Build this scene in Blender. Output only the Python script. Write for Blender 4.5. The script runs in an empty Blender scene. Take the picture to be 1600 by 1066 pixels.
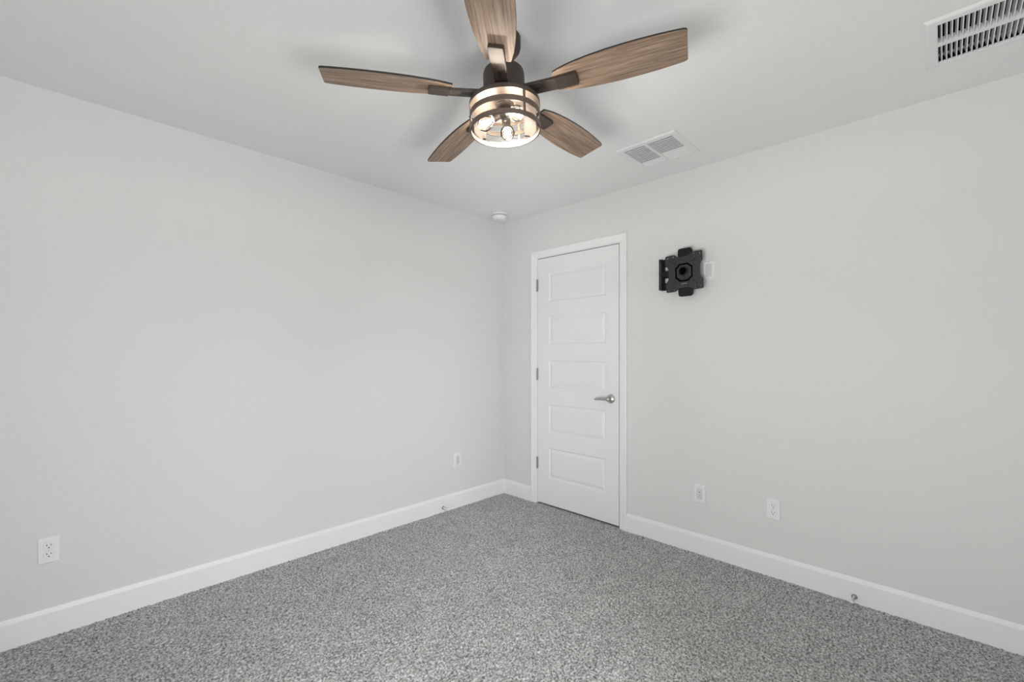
import bpy, bmesh, math, random
import numpy as np
from mathutils import Vector, Matrix

random.seed(4)
SC = bpy.context.scene
COL = SC.collection
PI = math.pi

# ------------------------------------------------------------------ camera
# room axes: left wall is the plane y = 0, right wall the plane x = 0,
# the far corner is the origin, floor z = 0, ceiling z = 2.44
H = 2.44
RX, RY = 3.2, 3.45                       # room size
YAW = 0.77454663
CAM = Vector((-2.82182, -2.86165, 1.26118))
cd = bpy.data.cameras.new('camera')
cam = bpy.data.objects.new('camera', cd)
COL.objects.link(cam)
cam.location = CAM
cam.rotation_euler = (PI / 2, 0, YAW - PI / 2)
cd.sensor_width = 36
cd.lens = 689.5 / 1600 * 36
cd.shift_y = (552.7 - 533) / 1600
cd.clip_start = 0.02
SC.camera = cam

# ------------------------------------------------------------------ light
WORLD = 0.4
W = bpy.data.worlds.new('world')
SC.world = W
W.use_nodes = True
W.node_tree.nodes['Background'].inputs[0].default_value = (0.75, 0.87, 1.0, 1)
W.node_tree.nodes['Background'].inputs[1].default_value = WORLD

WIN_A = dict(a0=-3.30, a1=-1.45, z0=0.25, z1=2.12)      # in the wall x = -RX (a = y)
WIN_B = dict(a0=-3.05, a1=-1.85, z0=0.25, z1=2.12)      # in the wall y = -RY (a = x)
SKY_A, UPFILL_A = 9.0, 92.0   # daylight from the sky, added upward fill for the ceiling
SKY_B, UPFILL_B = 36.0, 66.0   
HIGH_A, HIGH_B = 20.0, 115.0   # brighter sky high above, reaching the low walls and carpet
BULB = 540.0


def daylight(name, w, fixed, z, tilt, depth, height, power, color):
    l = bpy.data.lights.new(name, 'AREA')
    l.shape = 'RECTANGLE'
    l.size, l.size_y = w['a1'] - w['a0'], height
    l.energy = power
    l.color = color
    o = bpy.data.objects.new(name, l)
    COL.objects.link(o)
    c = (w['a0'] + w['a1']) / 2
    if fixed == 'x':
        o.location = (-RX - depth, c, z)
        o.rotation_euler = (PI / 2 + tilt, 0, -PI / 2)
    else:
        o.location = (c, -RY - depth, z)
        o.rotation_euler = (PI / 2 + tilt, 0, 0)
    return o


def high_sky(loc, target, sx, sy, power):
    l = bpy.data.lights.new('high_sky_light', 'AREA')
    l.shape = 'RECTANGLE'
    l.size, l.size_y = sx, sy
    l.energy = power
    l.color = (0.94, 0.97, 1.0)
    o = bpy.data.objects.new('high_sky_light', l)
    COL.objects.link(o)
    o.location = loc
    o.rotation_euler = (Vector(target) - Vector(loc)).to_track_quat('-Z', 'Y').to_euler()


for w_, fx_, p_sky, p_fill in ((WIN_A, 'x', SKY_A, UPFILL_A), (WIN_B, 'y', SKY_B, UPFILL_B)):
    daylight('sky_light', w_, fx_, 1.25, math.radians(-4), 0.25, 1.9, p_sky, (0.95, 0.98, 1.0))
    daylight('upward_fill_light', w_, fx_, 0.45, math.radians(40), 0.55, 1.0, p_fill, (1.0, 0.99, 0.97))  # added lamp aimed upward through the window to brighten the ceiling
high_sky((-RX - 2.4, -2.90, 2.75), (-0.1, -0.9, 0.15), 1.4, 1.2, HIGH_A)
high_sky((-3.22, -RY - 2.4, 2.75), (-2.0, -0.1, 0.15), 0.8, 1.2, HIGH_B)

vs = SC.view_settings
vs.view_transform = 'Standard'
vs.look = 'None'
vs.exposure = -0.05
vs.gamma = 1.0
vs.use_curve_mapping = False
SC.cycles.max_bounces = 14
SC.cycles.diffuse_bounces = 10
SC.cycles.transparent_max_bounces = 16
SC.cycles.caustics_reflective = False
SC.cycles.caustics_refractive = False


# ------------------------------------------------------------------ materials
def lin(r, g, b):
    f = lambda c: (c / 255 / 12.92) if c / 255 <= 0.04045 else ((c / 255 + 0.055) / 1.055) ** 2.4
    return (f(r), f(g), f(b), 1)


def mat(name, col, rough=0.5, metal=0.0, spec=0.5):
    m = bpy.data.materials.new(name)
    m.use_nodes = True
    b = m.node_tree.nodes['Principled BSDF']
    b.inputs['Base Color'].default_value = col
    b.inputs['Roughness'].default_value = rough
    b.inputs['Metallic'].default_value = metal
    b.inputs['Specular IOR Level'].default_value = spec
    return m


def nd(m, t, **kw):
    n = m.node_tree.nodes.new(t)
    for k, v in kw.items():
        if k in n.inputs:
            n.inputs[k].default_value = v
        else:
            setattr(n, k, v)
    return n


def lk(m, a, b):
    m.node_tree.links.new(a, b)


def add_bump(m, scale, strength, dist, detail=3.0):
    b = m.node_tree.nodes['Principled BSDF']
    tc = nd(m, 'ShaderNodeTexCoord')
    n = nd(m, 'ShaderNodeTexNoise')
    n.inputs['Scale'].default_value = scale
    n.inputs['Detail'].default_value = detail
    bp = nd(m, 'ShaderNodeBump')
    bp.inputs['Strength'].default_value = strength
    bp.inputs['Distance'].default_value = dist
    lk(m, tc.outputs['Object'], n.inputs['Vector'])
    lk(m, n.outputs['Fac'], bp.inputs['Height'])
    lk(m, bp.outputs['Normal'], b.inputs['Normal'])
    return n


M_WALL = mat('wall_paint', (0.66, 0.66, 0.662, 1), 0.7, 0, 0.25)
add_bump(M_WALL, 55, 0.22, 0.004)
M_CEIL = mat('ceiling_paint', (0.76, 0.76, 0.762, 1), 0.85, 0, 0.15)
add_bump(M_CEIL, 75, 0.35, 0.004, 4)
M_TRIM = mat('white_trim_paint', (0.77, 0.775, 0.782, 1), 0.4, 0, 0.4)
M_DOOR = mat('white_door_paint', (0.745, 0.75, 0.757, 1), 0.42, 0, 0.4)
M_PLAST = mat('white_plastic', (0.74, 0.745, 0.75, 1), 0.35, 0, 0.45)
M_PLAST_G = mat('grey_white_plastic', (0.60, 0.605, 0.61, 1), 0.4, 0, 0.4)
M_DARK = mat('dark_slot', (0.03, 0.03, 0.03, 1), 0.7)
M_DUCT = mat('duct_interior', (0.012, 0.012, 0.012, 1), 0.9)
M_SHEET = mat('galvanised_sheet', (0.22, 0.22, 0.22, 1), 0.6, 0.3)
M_VENT = mat('white_vent_enamel', (0.73, 0.735, 0.735, 1), 0.45, 0, 0.4)
M_NICKEL = mat('satin_nickel', (0.50, 0.50, 0.49, 1), 0.32, 1.0)
M_HINGE = mat('dull_nickel', (0.34, 0.34, 0.335, 1), 0.45, 0.8)
M_BRONZE = mat('oil_rubbed_bronze', (0.050, 0.037, 0.030, 1), 0.5, 0.35)
M_CAGE = mat('brushed_bronze', (0.13, 0.097, 0.078, 1), 0.45, 0.4)
M_INNER = mat('bronze_inner_dimmed', (0.030, 0.023, 0.019, 1), 0.55, 0.2)  # cage bronze darkened to hold back the glare of the bulbs
M_PAN = mat('bronze_pan', (0.085, 0.065, 0.052, 1), 0.4, 0.5)
M_BLACK = mat('black_edge_paint', (0.012, 0.011, 0.010, 1), 0.45)
M_STEEL = mat('black_powder_coat', (0.022, 0.024, 0.021, 1), 0.5, 0.0, 0.45)
M_STEEL_D = mat('black_plastic', (0.006, 0.0065, 0.006, 1), 0.5, 0.0, 0.25)
M_VOID = mat('recess_shade_black', (0.002, 0.002, 0.002, 1), 0.9, 0.0, 0.0)  # shade of the bracket's gap and bore, put into the colour
M_RUBBER = mat('white_rubber', (0.75, 0.75, 0.74, 1), 0.6)
M_PRINT = mat('pale_print', (0.42, 0.43, 0.41, 1), 0.6)

# carpet
M_CARPET = mat('grey_carpet', (0.3, 0.3, 0.29, 1), 1.0, 0, 0.0)
b = M_CARPET.node_tree.nodes['Principled BSDF']
tc = nd(M_CARPET, 'ShaderNodeTexCoord')
n1 = nd(M_CARPET, 'ShaderNodeTexNoise'); n1.inputs['Scale'].default_value = 120; n1.inputs['Detail'].default_value = 3
n2 = nd(M_CARPET, 'ShaderNodeTexNoise'); n2.inputs['Scale'].default_value = 7; n2.inputs['Detail'].default_value = 3
r1 = nd(M_CARPET, 'ShaderNodeValToRGB')
r1.color_ramp.elements[0].position = 0.34; r1.color_ramp.elements[0].color = (0.165, 0.166, 0.163, 1)
r1.color_ramp.elements[1].position = 0.64; r1.color_ramp.elements[1].color = (0.70, 0.705, 0.70, 1)
r2 = nd(M_CARPET, 'ShaderNodeValToRGB')
r2.color_ramp.elements[0].position = 0.3; r2.color_ramp.elements[0].color = (0.88, 0.88, 0.88, 1)
r2.color_ramp.elements[1].position = 0.7; r2.color_ramp.elements[1].color = (1.0, 1.0, 1.0, 1)
mx = nd(M_CARPET, 'ShaderNodeMix', data_type='RGBA', blend_type='MULTIPLY')
mx.inputs[0].default_value = 1.0
lk(M_CARPET, tc.outputs['Object'], n1.inputs['Vector'])
lk(M_CARPET, tc.outputs['Object'], n2.inputs['Vector'])
lk(M_CARPET, n1.outputs['Fac'], r1.inputs['Fac'])
lk(M_CARPET, n2.outputs['Fac'], r2.inputs['Fac'])
lk(M_CARPET, r1.outputs['Color'], mx.inputs[6])
lk(M_CARPET, r2.outputs['Color'], mx.inputs[7])
lk(M_CARPET, mx.outputs[2], b.inputs['Base Color'])

# wood of the fan blades: grain runs along local x
M_WOOD = mat('weathered_oak', (0.3, 0.22, 0.16, 1), 0.5, 0, 0.35)
b = M_WOOD.node_tree.nodes['Principled BSDF']
tc = nd(M_WOOD, 'ShaderNodeTexCoord')
oi = nd(M_WOOD, 'ShaderNodeObjectInfo')
mp = nd(M_WOOD, 'ShaderNodeMapping')
mp.inputs['Scale'].default_value = (2.6, 62, 62)
cx = nd(M_WOOD, 'ShaderNodeCombineXYZ')
mul = nd(M_WOOD, 'ShaderNodeMath', operation='MULTIPLY'); mul.inputs[1].default_value = 40
lk(M_WOOD, oi.outputs['Random'], mul.inputs[0])
lk(M_WOOD, mul.outputs[0], cx.inputs[0])
lk(M_WOOD, mul.outputs[0], cx.inputs[1])
lk(M_WOOD, cx.outputs[0], mp.inputs['Location'])
lk(M_WOOD, tc.outputs['Object'], mp.inputs['Vector'])
g1 = nd(M_WOOD, 'ShaderNodeTexNoise'); g1.inputs['Scale'].default_value = 2.2; g1.inputs['Detail'].default_value = 6; g1.inputs['Roughness'].default_value = 0.68
lk(M_WOOD, mp.outputs['Vector'], g1.inputs['Vector'])
gr = nd(M_WOOD, 'ShaderNodeValToRGB')
e = gr.color_ramp.elements
e[0].position = 0.30; e[0].color = lin(94, 77, 64)
e[1].position = 0.72; e[1].color = lin(168, 146, 127)
k = e.new(0.50); k.color = lin(133, 111, 94)
lk(M_WOOD, g1.outputs['Fac'], gr.inputs['Fac'])
lk(M_WOOD, gr.outputs['Color'], b.inputs['Base Color'])
bp = nd(M_WOOD, 'ShaderNodeBump'); bp.inputs['Strength'].default_value = 0.15; bp.inputs['Distance'].default_value = 0.002
lk(M_WOOD, g1.outputs['Fac'], bp.inputs['Height'])
lk(M_WOOD, bp.outputs['Normal'], b.inputs['Normal'])


def clear_glass(name, tint, gloss):
    m = bpy.data.materials.new(name)
    m.use_nodes = True
    nt = m.node_tree
    nt.nodes.clear()
    o = nt.nodes.new('ShaderNodeOutputMaterial')
    t = nt.nodes.new('ShaderNodeBsdfTransparent'); t.inputs[0].default_value = tint
    g = nt.nodes.new('ShaderNodeBsdfGlossy'); g.inputs['Roughness'].default_value = 0.04
    g.inputs[0].default_value = (1, 1, 1, 1)
    f = nt.nodes.new('ShaderNodeFresnel'); f.inputs['IOR'].default_value = gloss
    x = nt.nodes.new('ShaderNodeMixShader')
    nt.links.new(f.outputs[0], x.inputs[0])
    nt.links.new(t.outputs[0], x.inputs[1])
    nt.links.new(g.outputs[0], x.inputs[2])
    nt.links.new(x.outputs[0], o.inputs[0])
    return m


M_GLASS = clear_glass('clear_glass', (0.97, 0.97, 0.96, 1), 1.4)
M_BULBGLASS = clear_glass('bulb_glass', (0.99, 0.97, 0.94, 1), 1.25)


def emis(name, col, s):
    m = bpy.data.materials.new(name)
    m.use_nodes = True
    b = m.node_tree.nodes['Principled BSDF']
    b.inputs['Base Color'].default_value = (0.8, 0.8, 0.8, 1)
    b.inputs['Emission Color'].default_value = col
    b.inputs['Emission Strength'].default_value = s
    return m


M_FIL = emis('lit_filament', (1.0, 0.91, 0.79, 1), BULB)


# ------------------------------------------------------------------ mesh helpers
def link(name, me, m=None, parent=None, smooth=None):
    o = bpy.data.objects.new(name, me)
    COL.objects.link(o)
    if m is not None:
        for q in (m if isinstance(m, (list, tuple)) else [m]):
            me.materials.append(q)
    if parent is not None:
        o.parent = parent
    return o


def obj(name, bm, m=None, parent=None, smooth=False, angle=35):
    bmesh.ops.recalc_face_normals(bm, faces=bm.faces[:])
    if smooth:
        for f in bm.faces:
            f.smooth = True
        for e in bm.edges:
            if len(e.link_faces) == 2 and e.calc_face_angle(0) > math.radians(angle):
                e.smooth = False
    me = bpy.data.meshes.new(name)
    bm.to_mesh(me)
    bm.free()
    return link(name, me, m, parent)


def box(bm, x0, x1, y0, y1, z0, z1, mi=0, mx=None):
    vs_ = [bm.verts.new((x, y, z)) for x in (x0, x1) for y in (y0, y1) for z in (z0, z1)]
    if mx is not None:
        for v in vs_:
            v.co = mx @ v.co
    out = []
    for q in ((0, 1, 3, 2), (4, 6, 7, 5), (0, 4, 5, 1), (2, 3, 7, 6), (0, 2, 6, 4), (1, 5, 7, 3)):
        f = bm.faces.new([vs_[i] for i in q])
        f.material_index = mi
        out.append(f)
    return vs_, out


def bevel(bm, w, seg=2, edges=None, ang=30):
    if edges is None:
        edges = [e for e in bm.edges if len(e.link_faces) == 2 and e.calc_face_angle(0) > math.radians(ang)]
    bmesh.ops.bevel(bm, geom=edges, offset=w, segments=seg, affect='EDGES', profile=0.5, clamp_overlap=True)


def bbox(x0, x1, y0, y1, z0, z1, w=0.002, seg=2):
    bm = bmesh.new()
    box(bm, x0, x1, y0, y1, z0, z1)
    bevel(bm, w, seg)
    return bm


def lathe(bm, prof, seg=48, mx=None, mi=0):
    rings = []
    for r, z in prof:
        if r < 1e-6:
            v = bm.verts.new((0, 0, z))
            rings.append([v])
        else:
            rings.append([bm.verts.new((r * math.cos(2 * PI * i / seg), r * math.sin(2 * PI * i / seg), z)) for i in range(seg)])
    for a, c in zip(rings[:-1], rings[1:]):
        for i in range(seg):
            j = (i + 1) % seg
            if len(a) == 1 and len(c) == 1:
                continue
            if len(a) == 1:
                f = bm.faces.new((a[0], c[i], c[j]))
            elif len(c) == 1:
                f = bm.faces.new((a[i], a[j], c[0]))
            else:
                f = bm.faces.new((a[i], a[j], c[j], c[i]))
            f.material_index = mi
    if mx is not None:
        for rg in rings:
            for v in rg:
                v.co = mx @ v.co
    return rings


def lathe_closed(bm, prof, seg=64, mx=None):
    """A ring: the profile is a closed loop that never touches the axis."""
    rings = [[bm.verts.new((r * math.cos(2 * PI * i / seg), r * math.sin(2 * PI * i / seg), z)) for i in range(seg)] for r, z in prof]
    n = len(rings)
    for q in range(n):
        a, c = rings[q], rings[(q + 1) % n]
        for i in range(seg):
            j = (i + 1) % seg
            bm.faces.new((a[i], a[j], c[j], c[i]))
    if mx is not None:
        for rg in rings:
            for v in rg:
                v.co = mx @ v.co


def prism(bm, pts, z0, z1, mi_side=0, mi_bot=0, mi_top=0):
    lo = [bm.verts.new((x, y, z0)) for x, y in pts]
    hi = [bm.verts.new((x, y, z1)) for x, y in pts]
    f = bm.faces.new(lo); f.material_index = mi_bot
    f = bm.faces.new(hi); f.material_index = mi_top
    n = len(pts)
    for i in range(n):
        j = (i + 1) % n
        f = bm.faces.new((lo[i], lo[j], hi[j], hi[i]))
        f.material_index = mi_side


def tube(bm, p0, p1, r0, r1=None, seg=16, caps=True):
    r1 = r0 if r1 is None else r1
    p0, p1 = Vector(p0), Vector(p1)
    q = (p1 - p0).to_track_quat('Z', 'Y').to_matrix().to_4x4()
    mx = Matrix.Translation(p0) @ q
    L = (p1 - p0).length
    prof = [(r0, 0), (r1, L)]
    if caps:
        prof = [(0, 0)] + prof + [(0, L)]
    lathe(bm, prof, seg, mx)


def rounded(pts, rad, n=5):
    """Round the corners of a closed polygon; rad is one number or one per corner."""
    out = []
    m = len(pts)
    for i in range(m):
        r = rad[i] if isinstance(rad, (list, tuple)) else rad
        p = Vector(pts[i]); a = Vector(pts[i - 1]); c = Vector(pts[(i + 1) % m])
        if r <= 0:
            out.append((p.x, p.y)); continue
        da, dc = (a - p).normalized(), (c - p).normalized()
        half = da.angle(dc) / 2
        t = min(r / math.tan(half), (a - p).length * 0.49, (c - p).length * 0.49)
        s, e_ = p + da * t, p + dc * t
        for k_ in range(n + 1):
            u = k_ / n
            q = s * (1 - u) ** 2 + p * 2 * u * (1 - u) + e_ * u ** 2
            out.append((q.x, q.y))
    return out


def flat_shape(name, outline, holes, z0, z1, m, parent=None, bev=0.0):
    """A plate with holes: a filled outline given a thickness."""
    bm = bmesh.new()
    loops = []
    for pts in [outline] + holes:
        lo = [bm.verts.new((x, y, z0)) for x, y in pts]
        hi = [bm.verts.new((x, y, z1)) for x, y in pts]
        loops.append((lo, hi))
    for k_ in (0, 1):
        es = []
        for lp in loops:
            v = lp[k_]
            es += [bm.edges.new((v[i], v[(i + 1) % len(v)])) for i in range(len(v))]
        bmesh.ops.triangle_fill(bm, use_beauty=True, use_dissolve=False, edges=es, normal=(0, 0, 1))
    for lo, hi in loops:
        n = len(lo)
        for i in range(n):
            j = (i + 1) % n
            bm.faces.new((lo[i], lo[j], hi[j], hi[i]))
    return obj(name, bm, m, parent)


def circ(x, y, r, n=14):
    return [(x + r * math.cos(2 * PI * i / n), y + r * math.sin(2 * PI * i / n)) for i in range(n)]


def empty(name, loc, label, cat, group=None, rot=None):
    o = bpy.data.objects.new(name, None)
    COL.objects.link(o)
    o.empty_display_size = 0.1
    o.location = loc
    if rot is not None:
        o.rotation_euler = rot
    o['label'] = label
    o['category'] = cat
    if group:
        o['group'] = group
    return o


def struct(o, label=None):
    o['kind'] = 'structure'
    if label:
        o['label'] = label
    return o


def copy_tree(o, parent=None):
    c = o.copy()
    COL.objects.link(c)
    if parent is not None:
        c.parent = parent
    for ch in o.children:
        copy_tree(ch, c)
    return c


# ------------------------------------------------------------------ room shell
# floor: a dense tufted carpet surface
STEP = 0.0058
nx, ny = int(RX / STEP) + 1, int(RY / STEP) + 1
rng = np.random.default_rng(7)
gx, gy = np.meshgrid(np.linspace(-RX - 0.02, 0.08, nx), np.linspace(-RY - 0.02, 0.02, ny), indexing='ij')
gx = gx + rng.uniform(-0.4, 0.4, gx.shape) * STEP
gy = gy + rng.uniform(-0.4, 0.4, gy.shape) * STEP
gz = rng.uniform(-0.0055, 0.0015, gx.shape)
co = np.stack([gx, gy, gz], -1).reshape(-1, 3)
ii = np.arange(nx * ny).reshape(nx, ny)
quads = np.stack([ii[:-1, :-1], ii[1:, :-1], ii[1:, 1:], ii[:-1, 1:]], -1).reshape(-1, 4)
me = bpy.data.meshes.new('floor')
me.vertices.add(len(co)); me.vertices.foreach_set('co', co.ravel())
me.loops.add(quads.size); me.loops.foreach_set('vertex_index', quads.ravel().astype(np.int32))
me.polygons.add(len(quads))
me.polygons.foreach_set('loop_start', np.arange(0, quads.size, 4, dtype=np.int32))
me.polygons.foreach_set('loop_total', np.full(len(quads), 4, dtype=np.int32))
me.polygons.foreach_set('use_smooth', np.ones(len(quads), dtype=bool))
me.update(calc_edges=True)
struct(link('floor', me, M_CARPET), 'wall to wall speckled grey cut pile carpet')

# door measures (right wall, a = y)
DY0, DY1, DZ0, DZ1 = -1.1805, -0.403, 0.012, 2.0565
JY0, JY1, JZ1 = DY0 - 0.0065, DY1 + 0.0035, DZ1 + 0.006
WT = 0.12
bm = bmesh.new()
box(bm, -RX - WT, WT, 0, WT, -0.05, H)
struct(obj('wall_left', bm, M_WALL), 'plain pale grey painted wall on the left')
bm = bmesh.new()                                   # right wall with the recess of the door
JO = 0.018
box(bm, 0, WT, JY1 + JO, 0, -0.05, H)
box(bm, 0, WT, -RY - WT, JY0 - JO, -0.05, H)
box(bm, 0, WT, JY0 - JO, JY1 + JO, JZ1 + JO, H)
box(bm, 0.085, WT, JY0 - JO, JY1 + JO, -0.05, JZ1 + JO)  # added backing behind the door, keeps light out of its gaps
struct(obj('wall_right', bm, M_WALL), 'plain pale grey painted wall holding the white door')


def wall_with_window(name, w, fixed):
    bm = bmesh.new()
    for a0, a1, z0, z1 in ((-9, w['a0'], -0.05, H), (w['a1'], 9, -0.05, H), (w['a0'], w['a1'], -0.05, w['z0']), (w['a0'], w['a1'], w['z1'], H)):
        lo, hi = (-RY - WT, 0) if fixed == 'x' else (-RX - WT, 0)
        a0, a1 = max(a0, lo), min(a1, hi)
        if fixed == 'x':
            box(bm, -RX - WT, -RX, a0, a1, z0, z1)
        else:
            box(bm, a0, a1, -RY - WT, -RY, z0, z1)
    return struct(obj(name, bm, M_WALL))


wall_with_window('wall_back', WIN_A, 'x')
wall_with_window('wall_near', WIN_B, 'y')


def window(name, w, fixed):
    bm = bmesh.new()
    a0, a1, z0, z1 = w['a0'], w['a1'], w['z0'], w['z1']
    t = 0.045
    zm = (z0 + z1) / 2
    for q in ((a0, a0 + t, z0, z1), (a1 - t, a1, z0, z1), (a0, a1, z0, z0 + t), (a0, a1, z1 - t, z1), (a0, a1, zm - 0.02, zm + 0.02)):
        if fixed == 'x':
            box(bm, -RX - 0.10, -RX - 0.05, q[0], q[1], q[2], q[3])
        else:
            box(bm, q[0], q[1], -RY - 0.10, -RY - 0.05, q[2], q[3])
    o = struct(obj(name, bm, M_TRIM), 'white framed sash window letting daylight in')
    bm = bmesh.new()
    if fixed == 'x':
        box(bm, -RX - 0.078, -RX - 0.072, a0 + t, a1 - t, z0 + t, z1 - t)
    else:
        box(bm, a0 + t, a1 - t, -RY - 0.078, -RY - 0.072, z0 + t, z1 - t)
    g = obj('pane', bm, M_GLASS, o)


window('window_1', WIN_A, 'x')
window('window_2', WIN_B, 'y')

# ceiling with the two vent openings
V1 = dict(x0=-0.5645, x1=-0.2205, y0=-1.8490, y1=-1.4925)
V2 = dict(x0=-0.6710, x1=-0.3090, y0=-3.330, y1=-2.8100)
F1 = 0.034
F2 = 0.036
holes = [(V1['x0'] + F1, V1['x1'] - F1, V1['y0'] + F1, V1['y1'] - F1), (V2['x0'] + F2, V2['x1'] - F2, V2['y0'] + F2, V2['y1'] - F2)]
xs = sorted({-RX - WT, WT} | {h[0] for h in holes} | {h[1] for h in holes})
ys = sorted({-RY - WT, WT} | {h[2] for h in holes} | {h[3] for h in holes})
bm = bmesh.new()
for x0, x1 in zip(xs[:-1], xs[1:]):
    for y0, y1 in zip(ys[:-1], ys[1:]):
        mxx, myy = (x0 + x1) / 2, (y0 + y1) / 2
        if any(h[0] < mxx < h[1] and h[2] < myy < h[3] for h in holes):
            continue
        box(bm, x0, x1, y0, y1, H, H + 0.03)
bmesh.ops.remove_doubles(bm, verts=bm.verts[:], dist=1e-5)
seen = {}
for f in bm.faces[:]:
    key = tuple(round(v, 4) for v in f.calc_center_median())
    seen.setdefault(key, []).append(f)
bmesh.ops.delete(bm, geom=[f for l in seen.values() if len(l) > 1 for f in l], context='FACES_ONLY')
struct(obj('ceiling', bm, M_CEIL), 'pale painted ceiling with a fine sprayed texture')

# baseboards: tall flat board with a sloped top
BT, BH = 0.0135, 0.124


def base_profile():
    return [(0, -0.02), (BT, -0.02), (BT, 0.104), (BT - 0.002, 0.1075), (0.0065, 0.1195), (0.005, BH), (0, BH)]


def baseboard(name, a0, a1, side, label, end0=0.0, end1=0.0):
    bm = bmesh.new()
    pr = base_profile()
    rows = []
    for a, miter in ((a0, end0), (a1, end1)):
        row = []
        for d, z in pr:
            aa = a + miter * d
            row.append(bm.verts.new((aa, -d, z) if side == 'left' else (-d, aa, z)))
        rows.append(row)
    n = len(pr)
    for i in range(n):
        j = (i + 1) % n
        bm.faces.new((rows[0][i], rows[0][j], rows[1][j], rows[1][i]))
    bm.faces.new(rows[0]); bm.faces.new(rows[1])
    return struct(obj(name, bm, M_TRIM), label)


CY0, CY1 = JY0 - 0.005, JY1 + 0.005         # inner edges of the casing
CW = 0.0575
baseboard('baseboard_left', -RX, 0, 'left', 'white baseboard along the left wall', 0, -1)
baseboard('baseboard_right', -RY, CY0 - CW, 'right', 'long white baseboard right of the door', 0, 0)
baseboard('baseboard_corner', CY1 + CW, 0, 'right', 'short white baseboard between the door and the corner', 0, -1)

# casing around the door: moulded strip, mitred at the top corners
cas = [(0.0, 0.000), (0.0, 0.0075), (0.004, 0.0095), (0.010, 0.0100), (0.030, 0.0130), (0.044, 0.0160), (0.052, 0.0165), (CW, 0.0145), (CW, 0.000)]   # (distance from inner edge, thickness)
bm = bmesh.new()
CZ = JZ1 + 0.005
path = [((CY1, -0.02), (1, 0)), ((CY1, CZ), (1, 1)), ((CY0, CZ), (-1, 1)), ((CY0, -0.02), (-1, 0))]
rows = [[bm.verts.new((-t, p[0] + d * o_[0], p[1] + d * o_[1])) for d, t in cas] for p, o_ in path]
for a, c in zip(rows[:-1], rows[1:]):
    for i in range(len(cas)):
        j = (i + 1) % len(cas)
        bm.faces.new((a[i], a[j], c[j], c[i]))
bm.faces.new(rows[0]); bm.faces.new(rows[-1])
struct(obj('trim_1', bm, M_TRIM), 'white moulded casing around the door')
# jamb and stop
bm = bmesh.new()
box(bm, 0.0, 0.085, JY1, JY1 + JO, -0.02, JZ1 + JO)
box(bm, 0.0, 0.085, JY0 - JO, JY0, -0.02, JZ1 + JO)
box(bm, 0.0, 0.085, JY0, JY1, JZ1, JZ1 + JO)
box(bm, 0.042, 0.082, JY1 - 0.012, JY1, -0.02, JZ1)
box(bm, 0.042, 0.082, JY0, JY0 + 0.012, -0.02, JZ1)
box(bm, 0.042, 0.082, JY0 + 0.012, JY1 - 0.012, JZ1 - 0.012, JZ1)
struct(obj('trim_2', bm, M_TRIM), 'white door jamb inside the casing')

# ------------------------------------------------------------------ door slab with five moulded panels
PY0, PY1 = -1.073, -0.5225
PZ = [(0.2270, 0.4815), (0.6015, 0.8420), (0.9780, 1.2045), (1.3390, 1.5700), (1.6910, 1.9350)]
FX = 0.0025                                             # front face of the slab
bm = bmesh.new()
ysl = [DY0, PY0, PY1, DY1]
zsl = [DZ0] + [z for p in PZ for z in p] + [DZ1]
grid = {(i, j): bm.verts.new((FX, y, z)) for i, y in enumerate(ysl) for j, z in enumerate(zsl)}
steps = [(0.003, 0.0010), (0.008, 0.0075), (0.012, 0.0090), (0.017, 0.0084), (0.034, 0.0024), (0.037, 0.0012)]   # inset, depth
for i in range(3):
    for j in range(len(zsl) - 1):
        q = [grid[i, j], grid[i + 1, j], grid[i + 1, j + 1], grid[i, j + 1]]
        if i == 1 and j % 2 == 1:
            y0, y1, z0, z1 = ysl[1], ysl[2], zsl[j], zsl[j + 1]
            prev = q
            for ins, dp in steps:
                cur = [bm.verts.new((FX + dp, y, z)) for y, z in ((y0 + ins, z0 + ins), (y1 - ins, z0 + ins), (y1 - ins, z1 - ins), (y0 + ins, z1 - ins))]
                for k_ in range(4):
                    bm.faces.new((prev[k_], prev[(k_ + 1) % 4], cur[(k_ + 1) % 4], cur[k_]))
                prev = cur
            bm.faces.new(prev)
        else:
            bm.faces.new(q)
# sides and back
bk = [bm.verts.new((FX + 0.035, y, z)) for y, z in ((DY0, DZ0), (DY1, DZ0), (DY1, DZ1), (DY0, DZ1))]
bm.faces.new(bk)
nz = len(zsl) - 1
bm.faces.new([grid[0, j] for j in range(nz + 1)] + [bk[3], bk[0]])
bm.faces.new([grid[3, j] for j in range(nz + 1)] + [bk[2], bk[1]])
bm.faces.new([grid[i, 0] for i in range(4)] + [bk[1], bk[0]])
bm.faces.new([grid[i, nz] for i in range(4)] + [bk[2], bk[3]])
door = struct(obj('door_1', bm, M_DOOR), 'closed white door with five moulded panels')

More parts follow.
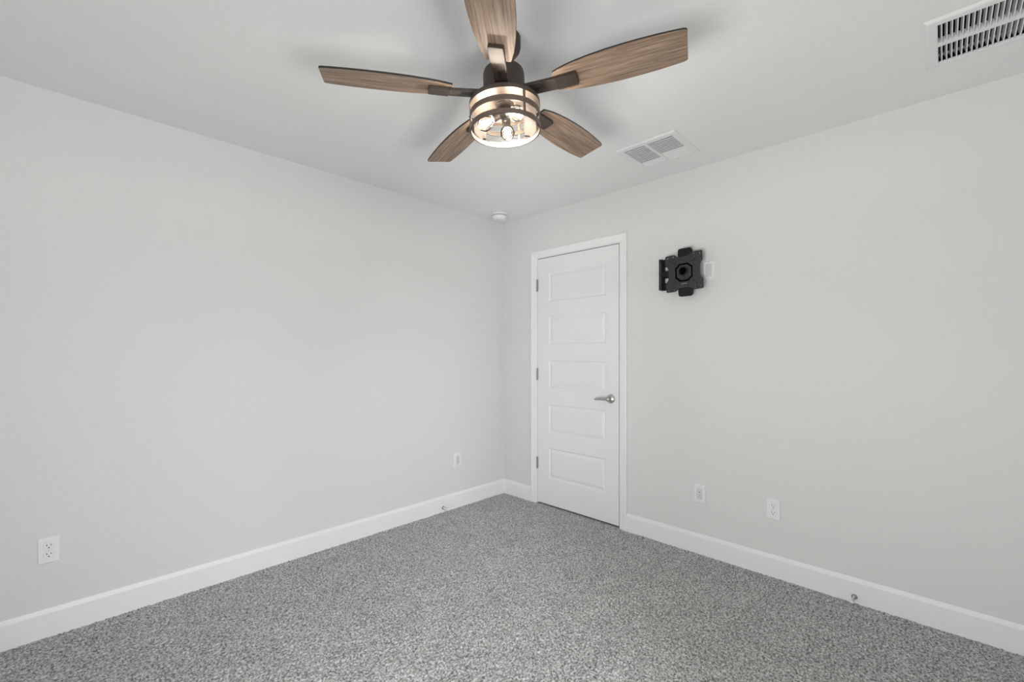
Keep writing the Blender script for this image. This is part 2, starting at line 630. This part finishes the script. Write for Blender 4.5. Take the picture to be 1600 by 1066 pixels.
# lever handle on the door
HY, HZ = -1.1135, 0.9285
mxr = Matrix.Translation((FX, HY, HZ)) @ Matrix.Rotation(-PI / 2, 4, 'Y')
bm = bmesh.new()
lathe(bm, [(0, 0), (0.0325, 0), (0.0330, 0.003), (0.0315, 0.0075), (0.027, 0.0115), (0.019, 0.0145), (0.0135, 0.0165), (0.0125, 0.020), (0.0120, 0.040), (0, 0.040)], 40, mxr)
hand = obj('door_handle', bm, M_NICKEL, door, True, 50)
bm = bmesh.new()
hub = [(0, 0.030), (0.0125, 0.030), (0.0150, 0.034), (0.0155, 0.045), (0.0140, 0.051), (0.0090, 0.0545), (0, 0.0555)]
lathe(bm, hub, 28, mxr)
secs = [(0.000, 0.0105, 0.0075, 0.0445, 0.000), (0.018, 0.0095, 0.0068, 0.0455, -0.0005), (0.040, 0.0080, 0.0060, 0.0480, -0.002), (0.070, 0.0074, 0.0052, 0.0500, -0.004), (0.098, 0.0072, 0.0048, 0.0490, -0.006), (0.110, 0.0062, 0.0042, 0.0470, -0.0068), (0.114, 0.0030, 0.0025, 0.0460, -0.007)]
prev = None
for dy, hz, hx, off, dz in secs:
    ring = [bm.verts.new((FX - off + hx * math.cos(2 * PI * i / 16), HY + dy, HZ + dz + hz * math.sin(2 * PI * i / 16))) for i in range(16)]
    if prev:
        for i in range(16):
            bm.faces.new((prev[i], prev[(i + 1) % 16], ring[(i + 1) % 16], ring[i]))
    else:
        bm.faces.new(ring)
    prev = ring
bm.faces.new(prev)
obj('lever', bm, M_NICKEL, hand, True, 50)

# hinges
for z0, z1 in ((1.788, 1.886), (1.039, 1.135), (0.293, 0.388)):
    bm = bmesh.new()
    n = 5
    L = (z1 - z0) / n
    for i in range(n):
        tube(bm, (-0.0045, DY1 + 0.0018, z0 + i * L + 0.0008), (-0.0045, DY1 + 0.0018, z0 + (i + 1) * L - 0.0008), 0.0066, seg=14)
    tube(bm, (-0.0045, DY1 + 0.0018, z0 - 0.002), (-0.0045, DY1 + 0.0018, z1 + 0.002), 0.0042, seg=12)
    box(bm, -0.002, 0.0015, DY1 - 0.006, DY1 + 0.0045, z0, z1)
    obj('hinge', bm, M_HINGE, door, True, 40)

# ------------------------------------------------------------------ ceiling vents
def vent_frame(v, f, drop, lip):
    """Flanged rectangular rim, sloping down from the ceiling to the inner edge."""
    bm = bmesh.new()
    prof = [(0, 0), (0, 0.0025), (0.006, drop * 0.8), (0.011, drop), (f - 0.003, drop), (f, drop - 0.0015), (f, -0.016), (f + lip, -0.016), (f + lip, -0.02), (f - 0.0008, -0.02), (f - 0.0008, 0)]
    # (inset from the outer edge, distance below the ceiling)
    cs = [(v['x0'], v['y0'], 1, 1), (v['x1'], v['y0'], -1, 1), (v['x1'], v['y1'], -1, -1), (v['x0'], v['y1'], 1, -1)]
    rows = [[bm.verts.new((x + d * sx, y + d * sy, H - h)) for d, h in prof] for x, y, sx, sy in cs]
    for q in range(4):
        a, c = rows[q], rows[(q + 1) % 4]
        for i in range(len(prof)):
            j = (i + 1) % len(prof)
            bm.faces.new((a[i], a[j], c[j], c[i]))
    return bm


def world_part(o, root):
    """Parent a mesh built in room coordinates to a root that stands elsewhere."""
    o.parent = root
    o.matrix_parent_inverse = root.matrix_basis.inverted()
    return o


def at_root(o, root):
    o.data.transform(root.matrix_basis.inverted())
    o.parent = root
    return o


# small square supply register near the right wall
reg = empty('ceiling_vent', ((V1['x0'] + V1['x1']) / 2, (V1['y0'] + V1['y1']) / 2, H), 'small square white ceiling register with two banks of narrow slats, above the door', 'vent', 'ceiling vents')
at_root(obj('frame', vent_frame(V1, F1, 0.007, 0.0), M_VENT), reg)
ix0, ix1, iy0, iy1 = V1['x0'] + F1, V1['x1'] - F1, V1['y0'] + F1, V1['y1'] - F1
ym = -1.6640
at_root(obj('divider', bbox(ix0 - 0.001, ix1 + 0.001, ym - 0.0075, ym + 0.0075, H - 0.0065, H + 0.004, 0.0015), M_VENT), reg)
for q, (ya, yb, tilts) in enumerate(((ym + 0.0075, iy1, 0), (iy0, ym - 0.0075, 1))):
    bm = bmesh.new()
    n = 13
    pitch = (ix1 - ix0 - 0.008) / n
    for i in range(n):
        xc = ix0 + 0.006 + (i + 0.5) * pitch
        ang = math.radians(42)
        lean = 1 if i < n - (2, 4)[q] else -1
        # curved slat: three strips, leaning so that the far side is lower
        w = 0.0132
        pts = []
        for u in (-1, -0.4, 0.2, 0.75, 1):
            a_ = ang * (0.55 + 0.35 * (u + 1) / 2)
            pts.append((xc + u * w * math.cos(a_), H - 0.001 + u * w * math.sin(a_) * 0.3 * lean))
        th = 0.0009
        lo = [[bm.verts.new((x, y, z)) for x, z in pts] for y in (ya, yb)]
        hi = [[bm.verts.new((x, y, z + th)) for x, z in pts] for y in (ya, yb)]
        for k_ in range(len(pts) - 1):
            bm.faces.new((lo[0][k_], lo[0][k_ + 1], lo[1][k_ + 1], lo[1][k_]))
            bm.faces.new((hi[0][k_], hi[0][k_ + 1], hi[1][k_ + 1], hi[1][k_]))
        for g_ in (0, -1):
            bm.faces.new((lo[0][g_], lo[1][g_], hi[1][g_], hi[0][g_]))
    at_root(obj('louvers', bm, M_VENT), reg)
bm = bmesh.new()
box(bm, ix0 - 0.004, ix1 + 0.004, iy0 - 0.004, iy1 + 0.004, H + 0.031, H + 0.16)
bm.faces.ensure_lookup_table()
bmesh.ops.delete(bm, geom=[f for f in bm.faces if f.calc_center_median().z < H + 0.032], context='FACES_ONLY')
at_root(obj('duct_boot', bm, M_SHEET), reg)
for sx, sy in ((V1['x0'] + 0.016, -1.74), (V1['x1'] - 0.016, -1.60)):
    bm = bmesh.new()
    lathe(bm, [(0, -0.0086), (0.002, -0.0086), (0.0032, -0.0078), (0.0034, -0.0065), (0, -0.0065)], 12, Matrix.Translation((sx, sy, H)))
    at_root(obj('screw', bm, M_PLAST_G), reg)

# long return air grille at the top right corner of the view
ret = empty('return_grille', ((V2['x0'] + V2['x1']) / 2, (V2['y0'] + V2['y1']) / 2, H), 'large white return air grille with open upright slats over a dark duct', 'vent', 'ceiling vents')
at_root(obj('frame', vent_frame(V2, F2, 0.010, 0.0), M_VENT), ret)
ix0, ix1, iy0, iy1 = V2['x0'] + F2, V2['x1'] - F2, V2['y0'] + F2, V2['y1'] - F2
xm0, xm1 = -0.5000, -0.4800
at_root(obj('divider', bbox(xm0, xm1, iy0 - 0.001, iy1 + 0.001, H - 0.009, H + 0.016, 0.0015), M_VENT), ret)
for xa, xb in ((ix0, xm0), (xm1, ix1)):
    bm = bmesh.new()
    pitch = 0.0138
    n = int((iy1 - iy0) / pitch)
    for i in range(n):
        yc = iy1 - 0.004 - i * pitch - 0.006
        prof = [(yc + 0.0012, H - 0.0085), (yc - 0.0018, H - 0.0085), (yc - 0.0002, H + 0.001), (yc + 0.0030, H + 0.010), (yc + 0.0052, H + 0.015), (yc + 0.0064, H + 0.0150), (yc + 0.0044, H + 0.010), (yc + 0.0022, H + 0.001)]
        rows = [[bm.verts.new((x, y, z)) for y, z in prof] for x in (xa, xb)]
        for k_ in range(len(prof)):
            j = (k_ + 1) % len(prof)
            bm.faces.new((rows[0][k_], rows[0][j], rows[1][j], rows[1][k_]))
        bm.faces.new(rows[0]); bm.faces.new(rows[1])
    at_root(obj('louvers', bm, M_VENT), ret)
bm = bmesh.new()
box(bm, ix0 - 0.004, ix1 + 0.004, iy0 - 0.004, iy1 + 0.004, H + 0.031, H + 0.30)
bmesh.ops.delete(bm, geom=[f for f in bm.faces if f.calc_center_median().z < H + 0.032], context='FACES_ONLY')
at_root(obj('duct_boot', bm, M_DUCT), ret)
bm = bmesh.new()
tube(bm, (-0.5600, iy1, H + 0.034), (-0.6050, iy0, H + 0.034), 0.0022, seg=10)
at_root(obj('support_wire', bm, M_VENT), ret)

# ------------------------------------------------------------------ smoke detector
det = empty('smoke_detector', (-0.235, -0.182, H), 'round white smoke detector on the ceiling by the far corner', 'smoke detector')
bm = bmesh.new()
lathe(bm, [(0, 0), (0.067, 0), (0.0685, -0.003), (0.0685, -0.015), (0.066, -0.018), (0, -0.018)], 48)
obj('base_ring', bm, M_PLAST, det, True)
bm = bmesh.new()
lathe(bm, [(0, -0.0175), (0.061, -0.0175), (0.061, -0.022), (0.063, -0.0225), (0.063, -0.032), (0.059, -0.043), (0.052, -0.050), (0.044, -0.0535), (0.020, -0.0545), (0, -0.0545)], 48)
obj('cover', bm, M_PLAST, det, True)
bm = bmesh.new()
lathe_closed(bm, [(0.0600, -0.0170), (0.0625, -0.0170), (0.0625, -0.0225), (0.0600, -0.0225)], 48)
obj('gap_shade_ring', bm, M_SHEET, det)  # dark ring, paints the shade in the gap between base and cover
bm = bmesh.new()
lathe(bm, [(0, -0.0542), (0.010, -0.0542), (0.0105, -0.0555), (0.009, -0.0570), (0, -0.0572)], 24, Matrix.Translation((-0.018, -0.012, 0)))
obj('test_button', bm, M_PLAST_G, det, True)

# ------------------------------------------------------------------ wall plates
# built in a local frame: x across the wall, z up, -y towards the room
def cover_plate(parent, opening):
    pw, ph = 0.0352, 0.0575
    bm = bmesh.new()
    o_ = [(-pw, -ph), (pw, -ph), (pw, ph), (-pw, ph)]
    rows = []
    for ins, d in ((0, 0), (0, 0.002), (0.0022, 0.0048), (0.004, 0.0056)):
        rows.append([bm.verts.new((x - math.copysign(ins, x), -d, z - math.copysign(ins, z))) for x, z in o_])
    ow, oh = opening
    rows.append([bm.verts.new((math.copysign(ow, x), -0.0060, math.copysign(oh, z))) for x, z in o_])
    rows.append([bm.verts.new((math.copysign(ow, x), -0.0030, math.copysign(oh, z))) for x, z in o_])
    for a, c in zip(rows[:-1], rows[1:]):
        for i in range(4):
            j = (i + 1) % 4
            bm.faces.new((a[i], a[j], c[j], c[i]))
    bm.faces.new(rows[-1]); bm.faces.new(rows[0])
    return obj('cover_plate', bm, M_PLAST, parent)


def screw(parent, z):
    bm = bmesh.new()
    lathe(bm, [(0, 0.0052), (0.0032, 0.0052), (0.0032, 0.0064), (0.002, 0.0070), (0, 0.0071)], 14, Matrix.Translation((0, 0, z)) @ Matrix.Rotation(PI / 2, 4, 'X'))
    return obj('screw', bm, M_PLAST_G, parent, True)


def make_outlet(loc, rz, label, group='duplex outlets'):
    t = empty('wall_outlet', loc, label, 'outlet', group, (0, 0, rz))
    cover_plate(t, (0.0002, 0.0002))
    for s in (1, -1):
        zc = s * 0.0195
        pts = []
        for i in range(48):
            a_ = 2 * PI * i / 48
            pts.append((0.0172 * math.cos(a_), max(-0.0142, min(0.0142, 0.0172 * math.sin(a_)))))
        bm = bmesh.new()
        prism(bm, pts, 0.0040, 0.0078)
        for v in bm.verts:
            v.co = (v.co.x, -v.co.z, v.co.y + zc)
        bevel(bm, 0.0008, 2, ang=60)
        rc = obj('receptacle', bm, M_PLAST, t, True, 40)
        bm = bmesh.new()
        prism(bm, [(p[0] * 1.07, p[1] * 1.07) for p in pts], 0.0040, 0.00615)
        for v in bm.verts:
            v.co = (v.co.x, -v.co.z, v.co.y + zc)
        obj('receptacle_rim', bm, M_PLAST_G, rc)
        bm = bmesh.new()
        box(bm, -0.0079, -0.0053, -0.0081, -0.0060, zc + 0.0005, zc + 0.0085)
        box(bm, 0.0054, 0.0078, -0.0081, -0.0060, zc + 0.0012, zc + 0.0078)
        q = Matrix.Translation((0, -0.0060, zc - 0.0072)) @ Matrix.Rotation(PI / 2, 4, 'X')
        lathe(bm, [(0, 0), (0.0027, 0), (0.0027, 0.0021), (0, 0.0021)], 14, q)
        obj('slots', bm, M_DARK, rc)
    screw(t, 0)
    return t


def make_data_plate(loc, rz, label, name='data_plate', cat='wall plate', ports=2):
    t = empty(name, loc, label, cat, None, (0, 0, rz))
    cover_plate(t, (0.0168, 0.0336))
    bm = bbox(-0.0160, 0.0160, -0.0054, -0.0020, -0.0328, 0.0328, 0.0008)
    ins = obj('insert', bm, M_PLAST_G, t)
    zs = (0.012, -0.012) if ports == 2 else (0.015, -0.001, -0.016)
    for i, zc in enumerate(zs):
        bm = bmesh.new()
        if i % 2 == 0:
            box(bm, -0.0080, 0.0080, -0.0066, -0.0050, zc - 0.0080, zc + 0.0080)
            bevel(bm, 0.0006, 1)
            p = obj('port', bm, M_PLAST, ins)
            bm = bmesh.new()
            box(bm, -0.0058, 0.0058, -0.0069, -0.0060, zc - 0.0040, zc + 0.0046)
            box(bm, -0.0030, 0.0030, -0.0069, -0.0060, zc - 0.0060, zc - 0.0040)
            world = obj('jack_opening', bm, mat('jack_shadow', (0.33, 0.33, 0.33, 1), 0.6), ins)
        else:
            q = Matrix.Translation((0, -0.0050, zc)) @ Matrix.Rotation(PI / 2, 4, 'X')
            lathe(bm, [(0, 0), (0.0078, 0), (0.0078, 0.0018), (0.0048, 0.0022), (0.0048, 0.0085), (0.0036, 0.0090), (0.0030, 0.0075), (0, 0.0075)], 20, q)
            obj('coaxial_jack', bm, M_PLAST_G, ins, True, 40)
    for z in (0.048, -0.048):
        screw(t, z)
    return t


# left wall plates face -y, so no turn; right wall plates face -x
LW, RW = 0.0, -PI / 2
make_outlet((-2.8597, 0, 0.3830), LW, 'white duplex outlet nearest the picture edge, low on the left wall')
make_data_plate((-0.5408, 0, 0.3862), LW, 'white wall plate with small jacks low on the left wall near the far corner', ports=3)
make_data_plate((0, -1.7605, 0.3755), RW, 'white wall plate with a rectangular jack insert below the black bracket')
make_outlet((0, -2.1725, 0.3790), RW, 'white duplex outlet low on the wall right of the door')
# plate behind the bracket
rp = empty('recessed_wall_plate', (0, -1.8175, 1.7795), 'white wall plate peeking out behind the black tv bracket', 'wall plate', None, (0, 0, RW))
cover_plate(rp, (0.0180, 0.0380))
obj('insert', bbox(-0.0172, 0.0172, -0.0050, -0.0020, -0.0372, 0.0372, 0.0008), M_PLAST_G, rp)
screw(rp, 0.0485)
screw(rp, -0.0485)

# ------------------------------------------------------------------ door stops on the baseboards
def door_stop(loc, rz, label):
    t = empty('door_stop', loc, label, 'door stop', 'baseboard door stops', (0, 0, rz))
    rot = Matrix.Rotation(PI / 2, 4, 'X')            # local z to -y (into the room)
    bm = bmesh.new()
    lathe(bm, [(0, 0), (0.0125, 0), (0.0128, 0.002), (0.0105, 0.0065), (0.0068, 0.0095), (0, 0.0095)], 24, rot)
    obj('flange', bm, M_HINGE, t, True, 50)
    bm = bmesh.new()
    prof = [(0, 0.009)]
    for i in range(28):                              # coiled spring
        zz = 0.009 + i * 0.0019
        prof += [(0.0040, zz), (0.0052, zz + 0.00095)]
    prof += [(0.0040, 0.0622), (0, 0.0622)]
    lathe(bm, prof, 18, rot)
    obj('spring', bm, M_NICKEL, t, True, 80)
    bm = bmesh.new()
    lathe(bm, [(0, 0.061), (0.0062, 0.061), (0.0066, 0.063), (0.0066, 0.071), (0.0055, 0.074), (0, 0.0748)], 20, rot)
    obj('rubber_tip', bm, M_RUBBER, t, True, 50)
    return t


door_stop((-0.6960, -BT, 0.0345), LW, 'metal door stop with white rubber tip on the left wall baseboard')
door_stop((-BT, -2.5380, 0.0310), RW, 'metal door stop with white rubber tip on the baseboard right of the door')

# ------------------------------------------------------------------ tv bracket on the right wall
# local frame: x along the wall to the viewer's right, z up, -y into the room
tv = empty('tv_wall_mount', (0, -1.6835, 1.7790), 'black folding tv bracket with perforated square plate on the right wall', 'tv bracket', None, (0, 0, RW))
WALLQ = Matrix.Rotation(PI / 2, 4, 'X')              # flat shapes drawn in xy stand up: y becomes z, z becomes -y


def stand(o, tilt=0.0, off=(0, 0, 0)):
    o.data.transform(Matrix.Translation(off) @ Matrix.Rotation(tilt, 4, 'Y') @ WALLQ)
    return o


# wall bracket: upright rail with three cross bars
R0 = -0.168
op = rounded([(R0, -0.098), (-0.020, -0.098), (-0.020, 0.1035), (R0, 0.1035)], 0.004)
hl = [rounded([(R0 + 0.018, -0.052), (-0.060, -0.052), (-0.060, -0.018), (R0 + 0.018, -0.018)], 0.005),
      rounded([(R0 + 0.018, 0.026), (-0.060, 0.026), (-0.060, 0.057), (R0 + 0.018, 0.057)], 0.005)]
wb = stand(flat_shape('wall_bracket', op, hl, 0.0, 0.022, M_STEEL_D, tv, 0.001))
bm = bbox(R0 - 0.003, R0 + 0.014, -0.052, -0.0005, -0.099, 0.1045, 0.003)
obj('rail', bm, M_STEEL, tv)
for z in (-0.078, 0.0, 0.084):
    bm = bmesh.new()
    tube(bm, (R0 + 0.006, -0.052, z), (R0 + 0.006, -0.055, z), 0.005, seg=12)
    obj('rail_bolt', bm, M_STEEL_D, tv, True, 40)
# folded arms between wall and plate
bm = bmesh.new()
box(bm, R0 + 0.012, 0.030, -0.046, -0.023, -0.013, 0.022)
bevel(bm, 0.003, 2)
obj('folding_arm', bm, M_STEEL_D, tv)
# upright tilt bracket whose rounded ends show above and below the plate
tb = rounded([(-0.044, -0.153), (0.040, -0.153), (0.046, -0.120), (0.046, 0.118), (0.040, 0.152), (-0.044, 0.152), (-0.046, 0.118), (-0.046, -0.120)], [0.016, 0.016, 0.0, 0.0, 0.016, 0.016, 0.0, 0.0], 6)
stand(flat_shape('tilt_bracket', tb, [], 0.040, 0.056, M_STEEL_D, tv, 0.002), math.radians(-1.0), (0.006, 0, 0.0))
# square plate with clover outline and screw holes
s = 0.119
half = [(-s, -s), (-0.058, -s), (-0.040, -0.104), (-0.026, -0.100), (0.026, -0.100), (0.040, -0.104), (0.058, -s), (s, -s)]
out = []
for k_ in range(4):
    a_ = k_ * PI / 2
    for x, y in half[:-1]:
        out.append((x * math.cos(a_) - y * math.sin(a_), x * math.sin(a_) + y * math.cos(a_)))
rad = ([0.012, 0.02, 0.012, 0.012, 0.012, 0.012, 0.02] * 4)
plate_out = rounded(out, rad, 4)
octo = rounded([(-0.030, -0.060), (0.030, -0.060), (0.040, -0.046), (0.056, -0.036), (0.056, 0.032), (0.040, 0.042), (0.030, 0.056), (-0.030, 0.056), (-0.040, 0.042), (-0.056, 0.032), (-0.056, -0.036), (-0.040, -0.046)], 0.006, 3)
ho = [octo]
for sx in (-1, 1):
    for sy in (-1, 1):
        ho.append(circ(sx * 0.103, sy * 0.102, 0.0045))
        ho.append(circ(sx * 0.066, sy * 0.106, 0.0040))
        ho.append(circ(sx * 0.104, sy * 0.060, 0.0036))
        for u in (0.060, 0.069, 0.078):
            ho.append(circ(sx * u, sy * u, 0.0030, 10))
        ho.append(circ(sx * 0.070, sy * 0.092, 0.0026, 10))
TILT = math.radians(-2.2)
pl = stand(flat_shape('mounting_plate', plate_out, ho, 0.058, 0.0615, M_STEEL, tv, 0.0006), TILT)
stand(flat_shape('gap_shade_sheet', rounded([(-0.092, -0.088), (0.086, -0.088), (0.086, 0.088), (-0.092, 0.088)], 0.02), [], 0.0562, 0.0574, M_VOID, tv), TILT)  # added black sheet, painting in the shade behind the plate's gap
bm = bmesh.new()                                     # recessed boss with a round bore
prism(bm, [(x * 0.82, y * 0.82) for x, y in octo], 0.0576, 0.0600)
boss = stand(obj('pivot_boss', bm, M_STEEL, tv), TILT)
bm = bmesh.new()
lathe_closed(bm, [(0.0290, 0.0595), (0.0290, 0.0665), (0.0270, 0.0680), (0.0225, 0.0680), (0.0215, 0.0660), (0.0215, 0.0595)], 32, Matrix.Translation((-0.003, 0.006, 0)))
stand(obj('pivot_collar', bm, M_STEEL_D, tv, True, 40), TILT)
bm = bmesh.new()
lathe(bm, [(0, 0.0602), (0.0218, 0.0602), (0.0218, 0.0610), (0.010, 0.0612), (0.009, 0.0640), (0, 0.0640)], 24, Matrix.Translation((-0.003, 0.006, 0)))
stand(obj('pivot_bolt', bm, M_VOID, tv, True, 40), TILT)  # bolt coloured near black to paint in the darkness of the bore
for x, y in ((0.002, -0.036), (0.020, -0.046), (-0.022, -0.047)):
    bm = bmesh.new()
    lathe(bm, [(0, 0.0599), (0.0038, 0.0599), (0.0034, 0.0622), (0, 0.0625)], 12, Matrix.Translation((x, y, 0)))
    stand(obj('boss_screw', bm, M_STEEL_D, tv, True, 40), TILT)
bm = bmesh.new()                                     # tiny pale maker's mark, not legible in the picture
for x0, x1 in ((-0.017, -0.0125), (-0.0112, -0.0082), (-0.0070, -0.0030), (-0.0018, 0.0022), (0.0035, 0.0068), (0.0080, 0.0125), (0.0135, 0.017)):
    box(bm, x0, x1, -0.0755, -0.0725, 0.0614, 0.0617)
stand(obj('printed_mark', bm, M_PRINT, tv), TILT)

# ------------------------------------------------------------------ ceiling fan
R3 = Vector((math.sin(YAW), -math.cos(YAW), 0.0317)).normalized()      # the fan hangs slightly out of true
F3 = Vector((math.cos(YAW), math.sin(YAW), -0.0018))
N3 = R3.cross(F3).normalized()
F3 = N3.cross(R3)
BC = Vector((-1.66262, -1.68709, 2.2286))                              # centre of the blade plane
HANG = 0.2114
fan = empty('ceiling_fan', (0, 0, 0), 'five blade ceiling fan with wooden blades, bronze housing and lit cage light', 'ceiling fan')
rootp = BC + N3 * HANG
fan.matrix_world = Matrix((
    (R3.x, F3.x, N3.x, rootp.x),
    (R3.y, F3.y, N3.y, rootp.y),
    (R3.z, F3.z, N3.z, rootp.z),
    (0, 0, 0, 1)))
ZT = -H                                                                 # room heights to fan heights


def lz(prof):
    return [(r, z + ZT) for r, z in prof]


bm = bmesh.new()
lathe(bm, lz([(0, 2.4405), (0.0655, 2.4405), (0.0672, 2.438), (0.0675, 2.432), (0.0670, 2.404), (0.0635, 2.393), (0.0550, 2.382), (0.0440, 2.3715), (0.0390, 2.364), (0.0375, 2.356), (0, 2.356)]), 56)
obj('canopy', bm, M_BRONZE, fan, True, 50)
bm = bmesh.new()
lathe(bm, lz([(0, 2.362), (0.0300, 2.362), (0.0300, 2.318), (0, 2.318)]), 32)
obj('downrod', bm, M_BRONZE, fan, True, 50)
bm = bmesh.new()
lathe(bm, lz([(0, 2.3235), (0.052, 2.3235), (0.066, 2.3205), (0.0735, 2.3135), (0.0770, 2.302), (0.0775, 2.290), (0.0775, 2.245), (0.0790, 2.234), (0.0830, 2.223), (0.0900, 2.2135), (0.1000, 2.2060), (0.1130, 2.2010), (0.1270, 2.1985), (0.1308, 2.1970), (0.1315, 2.1945), (0.1315, 2.1915), (0.1300, 2.190), (0.0, 2.190)]), 72)
obj('motor_housing', bm, M_BRONZE, fan, True, 30)

# light kit: pan, cage of two rings and three posts, glass, sockets, bulbs
bm = bmesh.new()
lathe_closed(bm, lz([(0.1310, 2.1925), (0.1322, 2.1920), (0.1322, 2.1800), (0.1300, 2.1795), (0.1285, 2.1800), (0.1280, 2.1860), (0.0300, 2.1900), (0.0300, 2.1925)]), 72)
kit = obj('light_pan', bm, M_PAN, fan, True, 40)
for z0, z1 in ((2.1370, 2.1560), (2.0905, 2.1080)):
    bm = bmesh.new()
    lathe_closed(bm, lz([(0.1305, z0), (0.1318, z0 + 0.0008), (0.1318, z1 - 0.0008), (0.1305, z1), (0.1282, z1 - 0.0004), (0.1272, z0 + 0.0002)]), 80)
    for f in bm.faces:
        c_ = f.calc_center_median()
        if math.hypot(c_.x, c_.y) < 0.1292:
            f.material_index = 1                       # inner face coloured darker to offset the bulbs' strong light
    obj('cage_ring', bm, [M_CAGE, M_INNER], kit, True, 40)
for a_ in (-58, 65, 184):
    q = Matrix.Rotation(math.radians(a_), 4, 'Z')
    bm = bmesh.new()
    box(bm, 0.1288, 0.1315, -0.0050, 0.0050, 2.094 + ZT, 2.185 + ZT, 0, q)
    for z in (2.146, 2.101):
        tube(bm, q @ Vector((0.131, 0, z + ZT)), q @ Vector((0.1345, 0, z + ZT)), 0.0028, seg=10)
    obj('cage_post', bm, M_CAGE, kit, True, 40)
bm = bmesh.new()
lathe(bm, lz([(0.1180, 2.1880), (0.1180, 2.1010)]), 64)
obj('glass_shade', bm, M_GLASS, fan, True)
bm = bmesh.new()
lathe(bm, lz([(0, 2.191), (0.034, 2.191), (0.034, 2.186), (0.022, 2.182), (0.020, 2.165), (0.024, 2.160), (0.024, 2.148), (0.018, 2.142), (0.008, 2.139), (0.006, 2.132), (0, 2.130)]), 32)
obj('light_stem', bm, M_BRONZE, fan, True, 50)
for a_ in (178, -57, 84):
    q = Matrix.Rotation(math.radians(a_), 4, 'Z') @ Matrix.Translation((0.016, 0, 2.1560 + ZT)) @ Matrix.Rotation(math.radians(90 + 28), 4, 'Y')
    bm = bmesh.new()
    lathe(bm, [(0, 0), (0.0130, 0), (0.0150, 0.004), (0.0165, 0.008), (0.0165, 0.030), (0.0150, 0.033), (0, 0.033)], 24, q)
    obj('socket', bm, M_BRONZE, fan, True, 40)
    bm = bmesh.new()
    lathe(bm, [(0, 0.031), (0.0120, 0.031), (0.0128, 0.038), (0.0165, 0.044), (0.0225, 0.051), (0.0265, 0.060), (0.0275, 0.068), (0.0260, 0.077), (0.0215, 0.086), (0.0140, 0.0925), (0.0070, 0.0952), (0, 0.0958)], 28, q)
    bu = obj('bulb', bm, M_BULBGLASS, fan, True, 80)
    bm = bmesh.new()
    tube(bm, q @ Vector((0, 0, 0.036)), q @ Vector((0, 0, 0.046)), 0.004, seg=8)
    for j in range(4):
        dx, dy = 0.0075 * math.cos(j * PI / 2), 0.0075 * math.sin(j * PI / 2)
        tube(bm, q @ Vector((dx * 0.7, dy * 0.7, 0.046)), q @ Vector((dx * 1.5, dy * 1.5, 0.078)), 0.0026, seg=8)
    obj('filament', bm, M_FIL, bu, True)

# blades
sidev = [(0.197, 0.0385), (0.200, 0.0420), (0.220, 0.0485), (0.245, 0.0550), (0.280, 0.0612), (0.330, 0.0672), (0.390, 0.0712), (0.440, 0.0722), (0.490, 0.0718), (0.550, 0.0695), (0.600, 0.0655), (0.626, 0.0628), (0.634, 0.0605), (0.6375, 0.0560)]
outl = [(r, w) for r, w in sidev] + [(r, -w) for r, w in reversed(sidev)]
bm = bmesh.new()
prism(bm, outl, -0.0032, 0.0052, 1, 0, 1)
bmesh.ops.recalc_face_normals(bm, faces=bm.faces[:])
bevel(bm, 0.0011, 2, [e for e in bm.edges if abs(e.verts[0].co.z - e.verts[1].co.z) < 1e-6 and e.is_manifold])
blade_me = bpy.data.meshes.new('blade')
bm.to_mesh(blade_me); bm.free()
blade_me.materials.append(M_WOOD); blade_me.materials.append(M_BLACK)

# blade arm: bar under the blade, thicker pad at its outer end, slot near the hub
bm = bmesh.new()
arm_out = rounded([(0.0720, -0.0240), (0.1000, -0.0240), (0.2060, -0.0255), (0.2060, 0.0255), (0.1000, 0.0240), (0.0720, 0.0240)], 0)
lo = [bm.verts.new((x, y, -0.0150 if x > 0.15 else -0.0115)) for x, y in arm_out]
hi = [bm.verts.new((x, y, -0.0034 if x > 0.15 else 0.0030)) for x, y in arm_out]
bm.faces.new(lo); bm.faces.new(hi)
for i in range(6):
    j = (i + 1) % 6
    bm.faces.new((lo[i], lo[j], hi[j], hi[i]))
prism(bm, rounded([(0.2065, -0.0260), (0.2800, -0.0260), (0.2800, 0.0260), (0.2065, 0.0260)], [0, 0.006, 0.006, 0]), -0.0172, -0.0034)
bmesh.ops.recalc_face_normals(bm, faces=bm.faces[:])
bevel(bm, 0.0016, 2)
for f in bm.faces:
    f.smooth = False
arm_me = bpy.data.meshes.new('blade_arm')
bm.to_mesh(arm_me); bm.free()
arm_me.materials.append(M_BRONZE)
bm = bmesh.new()
prism(bm, rounded([(0.128, -0.0050), (0.160, -0.0050), (0.160, 0.0050), (0.128, 0.0050)], 0.004), -0.0140, -0.0085)
slot_me = bpy.data.meshes.new('arm_slot')
bmesh.ops.recalc_face_normals(bm, faces=bm.faces[:])
bm.to_mesh(slot_me); bm.free()
slot_me.materials.append(M_BLACK)

TH0 = 2.5839 - (YAW - PI / 2)
PITCH = -0.1942
for k_ in range(5):
    q = Matrix.Translation((0, 0, -HANG)) @ Matrix.Rotation(TH0 - k_ * 2 * PI / 5, 4, 'Z') @ Matrix.Rotation(PITCH, 4, 'X')
    bl = bpy.data.objects.new('blade', blade_me); COL.objects.link(bl)
    bl.parent = fan; bl.matrix_local = q
    ar = bpy.data.objects.new('blade_arm', arm_me); COL.objects.link(ar)
    ar.parent = fan; ar.matrix_local = q
    sl = bpy.data.objects.new('arm_slot', slot_me); COL.objects.link(sl)
    sl.parent = ar
